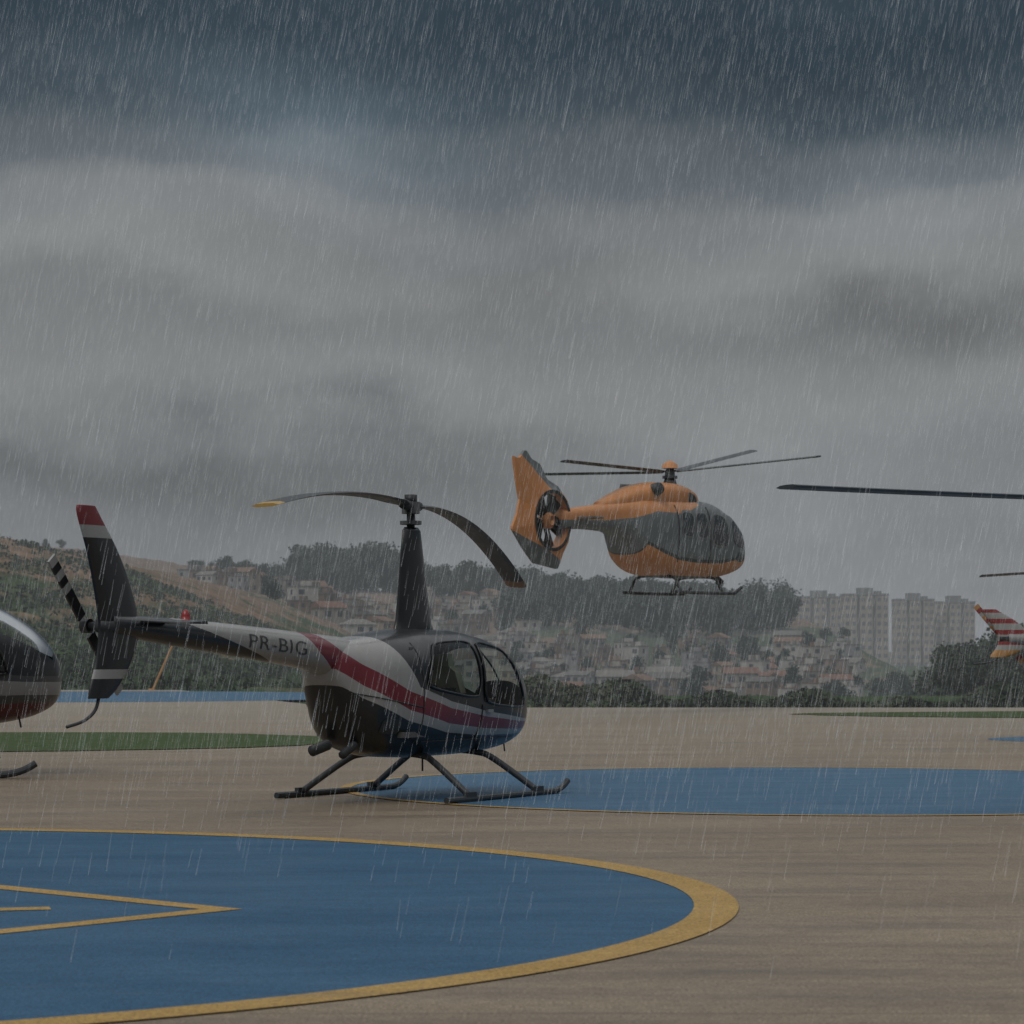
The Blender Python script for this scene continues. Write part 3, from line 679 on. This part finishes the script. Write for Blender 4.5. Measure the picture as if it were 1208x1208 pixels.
small_helicopter((7.1,27.7,0),0,1.0,mR44,'dark helicopter with long thin rotor blade parked on the apron',[(-4.7,-3.7,zn,mBlade),(4.7,3.7,zn,mBlade)],bl=5.95,hubz=3.12)
zq=lambda t:3.2-.2*t*t
small_helicopter((14.6,50,0),90,1.0,mR44c,'pale helicopter with red and white striped tail',[(-1,.0,zq,mBlade),(1,0,zq,mBlade)],fin_scale=.5,stripes=True,bl=5.9,chord=.5)

# ---- orange airborne helicopter
orc=(.50,.20,.055,1); gr=(.115,.13,.135,1)
def ecmat():
    m,nt,b,o=newmat('orange_grey_paint'); sx,sy,sz=SEP(nt,OBJ(nt))
    dk=(.03,.033,.035,1)
    R=lambda pts:M(nt,'MULTIPLY',RAMP(nt,MR(nt,sx,-7.5,3.5),[((x+7.5)/11,g(v/4)) for x,v in sorted(pts)]),4.0)
    bel=R([(-7.5,.0),(-2.5,.0),(-2.0,1.12),(-1.4,.92),(-.7,.76),(.2,.70),(1.4,.72),(2.4,.86),(3.2,1.12)])
    top=R([(-7.5,1.60),(-3.4,1.70),(-2.4,1.80),(-1.6,2.0),(-.4,1.98),(.5,2.25),(.9,3.9)])
    low=R([(-7.5,.0),(-2.0,.3),(-1.0,.36),(2.2,.36),(3,.5)])
    c=MIX(nt,M(nt,'LESS_THAN',sz,M(nt,'ADD',bel,.09)),gr,dk)
    c=MIX(nt,M(nt,'LESS_THAN',sz,bel),c,orc); c=MIX(nt,M(nt,'LESS_THAN',sz,low),c,dk); c=MIX(nt,M(nt,'GREATER_THAN',sz,top),c,orc)
    n_=NOISE(nt,OBJ(nt),2,5,.6); c=MIX(nt,.25,c,RAMP(nt,n_,[(.3,g(.35)),(.7,g(.6))]),'OVERLAY')
    nt.links.new(c,b.inputs['Base Color']); b.inputs['Roughness'].default_value=.45; haze_glow(nt,b,o,450.); return m
mEC=ecmat()
m,nt,b,o=newmat('orange_grey_fin_paint'); sx,sy,sz=SEP(nt,OBJ(nt))
topg=M(nt,'MULTIPLY',M(nt,'GREATER_THAN',sz,M(nt,'MULTIPLY_ADD',M(nt,'ADD',sx,6.9),-.75,3.42)),M(nt,'GREATER_THAN',sz,2.35))
c=MIX(nt,topg,orc,gr)
c=MIX(nt,M(nt,'LESS_THAN',sz,M(nt,'MULTIPLY_ADD',M(nt,'ADD',sx,6.9),-.35,1.30)),c,(.075,.085,.09,1))
nt.links.new(c,b.inputs['Base Color']); b.inputs['Roughness'].default_value=.45; haze_glow(nt,b,o,450.); mFin=m
mOrange=pbr('orange_paint',orc[:3],.5,var=.12,vscale=3,painted_haze=True,L=450.); mGrey=pbr('grey_paint',gr[:3],.45,var=.15,vscale=3)
mGlassE=pbr('helicopter_window_glass',(.018,.022,.025),.25,spec=.4,painted_haze=True,L=450.)
mFrame=pbr('window_frame_grey',(.17,.18,.185),.5)
def big_helicopter():
    a=math.radians(37); rz=math.pi/2-a
    E=empty('helicopter',(4.19,72,3.25),rz); E['label']='orange and grey twin-engine helicopter hovering above the apron'; E['category']='helicopter'
    L=Loft([(3.18,.06,.94,1.14),(3.12,.3,.78,1.32),(2.97,.48,.64,1.5),(2.6,.65,.50,1.82),(2.0,.75,.38,2.16),(1.2,.79,.32,2.38),(.2,.8,.3,2.42),(-.8,.79,.32,2.40),(-1.4,.77,.38,2.38),
            (-1.85,.72,.55,2.36),(-2.15,.62,.92,2.32),(-2.45,.50,1.28,2.27),(-3.1,.36,1.44,2.16),(-4.0,.29,1.46,2.04),(-5.0,.23,1.42,1.92)],3.0)
    L.mesh('fuselage',mEC,E,90,48)
    C=Loft([(1.15,.1,2.2,2.36),(.95,.3,2.15,2.52),(.5,.47,2.1,2.72),(-.2,.54,2.0,2.82),(-1.0,.54,2.0,2.8),(-1.8,.48,2.0,2.68),(-2.5,.36,1.95,2.48),(-3.3,.16,1.95,2.2)],2.6)
    C.mesh('engine_cowling',mOrange,E,40,36)
    for sg in (-1,1):
        mb=MB(); mb.tube([(-1.25,sg*.3,2.55),(-1.45,sg*.62,2.6)],[.19,.16],16); mb.obj('engine_exhaust',mDark,True,E)
        C.sidepatch('air_intake',[(.1,2.25),(.6,2.3),(.5,2.5),(.1,2.6)],sg,mDark,E,.02)
        for q in ([(-.55,1.42),(-.05,1.40),(-.05,2.02),(-.55,2.02)],[(.12,1.40),(.62,1.38),(.62,2.02),(.12,2.02)],[(.85,1.22),(1.75,1.18),(1.6,1.96),(.9,2.04)]):
            L.sidepatch('window_frame',[(q[0][0]-.05,q[0][1]-.06),(q[1][0]+.05,q[1][1]-.06),(q[2][0]+.05,q[2][1]+.06),(q[3][0]-.05,q[3][1]+.06)],sg,mFrame,E,.012)
            L.sidepatch('side_window',q,sg,mGlassE,E,.024)
        L.sidepatch('lower_nose_window',[(2.2,.76),(2.75,.84),(2.7,1.05),(2.25,1.05)],sg,mGlassE,E,.02)
        L.sidepatch('windshield_quarter',[(1.95,1.25),(2.75,1.15),(2.5,1.66),(1.95,1.95)],sg,mGlassE,E,.02)
    L.thpatch('windshield',2.15,2.9,30,150,mGlassE,E,.015)
    for sg in (-1,1):
        for x_ in (-.75,.75):
            mb=MB(); mb.tube([L.side(x_,z,sg,.015) for z in np.linspace(.7,2.2,12)],.012,5); mb.obj('door_seam',mDark,parent=E)
    cx,cz,r=-5.52,1.62,.70
    outer=[(-6.93,3.15),(-6.7,3.10),(-6.45,3.36),(-6.2,3.12),(-5.85,3.02),(-5.55,2.65),(-5.1,2.5),(-4.68,2.15),(-4.52,1.65),(-4.62,1.15),(-4.85,.85),(-5.1,.42),(-6.1,.55),(-6.55,.92),(-7.0,1.38),(-6.78,1.75),(-6.68,2.1),(-6.82,2.6)]
    n=144; ring_o=[]
    for i in range(n):
        t=2*math.pi*i/n; dx,dz=math.cos(t),math.sin(t); best=None
        for j in range(len(outer)):
            x1,z1=outer[j];x2,z2=outer[(j+1)%len(outer)]; ex,ez=x2-x1,z2-z1; den=dx*ez-dz*ex
            if abs(den)<1e-9: continue
            s=((x1-cx)*ez-(z1-cz)*ex)/den; u=((x1-cx)*dz-(z1-cz)*dx)/den
            if s>0 and -1e-6<=u<=1+1e-6: best=s if best is None else max(best,s)
        ring_o.append((dx,dz,best))
    v=[];f=[];rows=[]
    for side in (1,-1):
        seq=[]
        for (fr,th,ad) in ([(0,.16,0),(0,.19,.05),(.3,.13,.03),(.7,.07,0),(1,.035,0)]):
            seq.append([(cx+dx*(r+ad+(ro-r-ad)*fr),side*th,cz+dz*(r+ad+(ro-r-ad)*fr)) for dx,dz,ro in ring_o])
        rows.append(seq)
    allr=rows[0]+rows[1][::-1]
    for q in allr: v+=q
    R_=len(allr)
    for i in range(R_):
        i2=(i+1)%R_
        for k in range(n): f.append((i*n+k,i*n+(k+1)%n,i2*n+(k+1)%n,i2*n+k))
    fixn(mkobj('tail_fin',v,f,mFin,None,False,E))
    FN=empty('shrouded_tail_fan',(0,0,0)); FN.parent=E
    mb=MB(); mb.tube([(cx,-.16,cz),(cx,-.1,cz),(cx,.14,cz)],[.12,.2,.2],20); mb.obj('fan_hub',mOrange,True,FN)
    mb=MB()
    for i in range(10):
        t=2*math.pi*(i+.3*(i%2))/10; d=Vector((math.cos(t),0,math.sin(t))); nn=Vector((-math.sin(t),0,math.cos(t)))
        p=Vector((cx,-.03,cz)); q=[p+d*.17-nn*.06,p+d*.68-nn*.13,p+d*.68+nn*.13+Vector((0,.07,0)),p+d*.17+nn*.06+Vector((0,.07,0))]
        mb.add(q+[k+Vector((0,-.015,0)) for k in q],[(0,1,2,3),(7,6,5,4),(0,4,5,1),(1,5,6,2),(2,6,7,3),(3,7,4,0)])
    mb.obj('fan_blades',mDark,parent=FN)
    mb=MB()
    for i in range(9):
        t=2*math.pi*i/9+.2; mb.tube([(cx+.1*math.cos(t),.12,cz+.1*math.sin(t)),(cx+.69*math.cos(t),.12,cz+.69*math.sin(t))],.04,6)
    mb.obj('fan_stator',mDark,parent=FN)
    v=[];f=[]; n=60
    for i in range(n):
        t=2*math.pi*i/n
        for rr in (r-.02,r+.07): v.append((cx+rr*math.cos(t),-.205,cz+rr*math.sin(t)))
    for i in range(n): j=(i+1)%n; f.append((2*i,2*j,2*j+1,2*i+1))
    mkobj('duct_lip',v,f,mDark,None,False,FN)
    mb=MB(); mb.box((-4.35,0,1.72),(.45,1.5,.05)); mb.obj('stabilizer',mGrey,parent=E)
    RH=empty('main_rotor',(0,0,0)); RH.parent=E
    hz=3.12; mb=MB(); mb.tube([(0,0,2.7),(0,0,2.95),(0,0,hz),(0,0,hz+.12)],[.22,.14,.13,.1],14); mb.tube([(0,0,2.95),(0,0,3.02)],.2,14); mb.obj('rotor_mast',mDark,True,RH)
    mb=MB(); mb.tube([(0,0,hz+.1),(0,0,hz+.2),(0,0,hz+.3)],[.22,.2,.06],16); mb.obj('hub_cap',mOrange,True,RH)
    R=Matrix.Rotation(-rz,3,'Z')
    for wx,wy,dz in [(3.6,-2.7,.22),(-3.6,2.7,.12),(2.5,3.7,.85),(-2.85,-3.5,.05)]:
        d=R@Vector((wx,wy,0)); zf_=(lambda t,dz=dz:hz+dz*t)
        blade('rotor_blade',(0,0,0),d,4.55,zf_,.30,.05,[mBlade,mBlade],RH,.02,pitch=.12)
    for sg in (-1,1):
        mb=MB(); y=sg*.82
        mb.tube(smoothpts([(-.95,y,-.08),(0,y,-.09),(1.7,y,-.08),(2.0,y,-.03),(2.25,y,.09)]),.045,10)
        mb.obj('skid',mSkid,parent=E)
    for x_ in (-.7,1.3):
        mb=MB(); mb.tube(smoothpts([(x_,-.82,-.08),(x_,-.72,.10),(x_,-.5,.33),(x_,.5,.33),(x_,.72,.10),(x_,.82,-.08)]),.04,10); mb.obj('cross_tube',mSkid,True,E)
    mb=MB(); mb.tube([(2.3,.0,.4),(2.45,0,.25),(2.45,0,.12)],[.05,.12,.03],12); mb.obj('search_light',mDark,True,E)
big_helicopter()

# ---------------------------------------------------------------- RAIN
n=90000
D_=12+40*rng.random(n)**.7; x_=rng.uniform(-9.8,9.8,n); z_=rng.uniform(0,13.8,n)
Ln=.08+.18*rng.random(n); wd=.0008+.0013*rng.random(n)**1.5
sl=.20+.035*rng.normal(size=n)
dirv=np.stack([sl,.04*rng.normal(size=n),np.ones(n)],1); dirv/=np.linalg.norm(dirv,axis=1)[:,None]
C0=np.stack([x_,D_,z_],1); A=C0-dirv*Ln[:,None]/2; Bv=C0+dirv*Ln[:,None]/2
vs=np.zeros((n,6,3))
for k in range(3):
    t=2*math.pi*k/3+.4; off=np.array([math.cos(t),math.sin(t),0])
    vs[:,k]=A+off*wd[:,None]; vs[:,3+k]=Bv+off*wd[:,None]*.5
base=np.arange(n)[:,None]*6
fc=np.concatenate([base+np.array([[k,(k+1)%3,3+(k+1)%3,3+k]]) for k in range(3)])
me=bpy.data.meshes.new('rain'); me.vertices.add(n*6); me.vertices.foreach_set('co',vs.reshape(-1))
nf=len(fc); me.loops.add(nf*4); me.loops.foreach_set('vertex_index',fc.reshape(-1).astype(np.int32))
me.polygons.add(nf); me.polygons.foreach_set('loop_start',np.arange(nf,dtype=np.int32)*4); me.polygons.foreach_set('loop_total',np.full(nf,4,dtype=np.int32))
me.update(calc_edges=True); me.validate()
m=bpy.data.materials.new('rain_water'); m.use_nodes=True; nt=m.node_tree; nt.nodes.clear()
o=nt.nodes.new('ShaderNodeOutputMaterial'); mx=nt.nodes.new('ShaderNodeMixShader'); tr=nt.nodes.new('ShaderNodeBsdfTransparent')
df=nt.nodes.new('ShaderNodeBsdfDiffuse'); df.inputs[0].default_value=(.85,.87,.89,1); tl=nt.nodes.new('ShaderNodeBsdfTranslucent'); tl.inputs[0].default_value=(.85,.87,.89,1)
ad=nt.nodes.new('ShaderNodeAddShader'); nt.links.new(df.outputs[0],ad.inputs[0]); nt.links.new(tl.outputs[0],ad.inputs[1])
mx.inputs[0].default_value=.15; nt.links.new(tr.outputs[0],mx.inputs[1]); nt.links.new(ad.outputs[0],mx.inputs[2]); nt.links.new(mx.outputs[0],o.inputs[0])
me.materials.append(m); ro=bpy.data.objects.new('rain',me); COL.objects.link(ro); ro['kind']='stuff'; ro['label']='falling rain drops over the heliport'

# ---------------------------------------------------------------- CAMERA
cd=bpy.data.cameras.new('camera'); cam=bpy.data.objects.new('camera',cd); COL.objects.link(cam); S.camera=cam
cam.location=(0,0,CH); cam.rotation_euler=(math.radians(90),0,0); cd.sensor_width=36; cd.lens=F/1208*36; cd.shift_y=(YH-604)/1208
cd.clip_start=.1; cd.clip_end=8000
cd.dof.use_dof=True; cd.dof.focus_distance=30.0; cd.dof.aperture_fstop=5.6
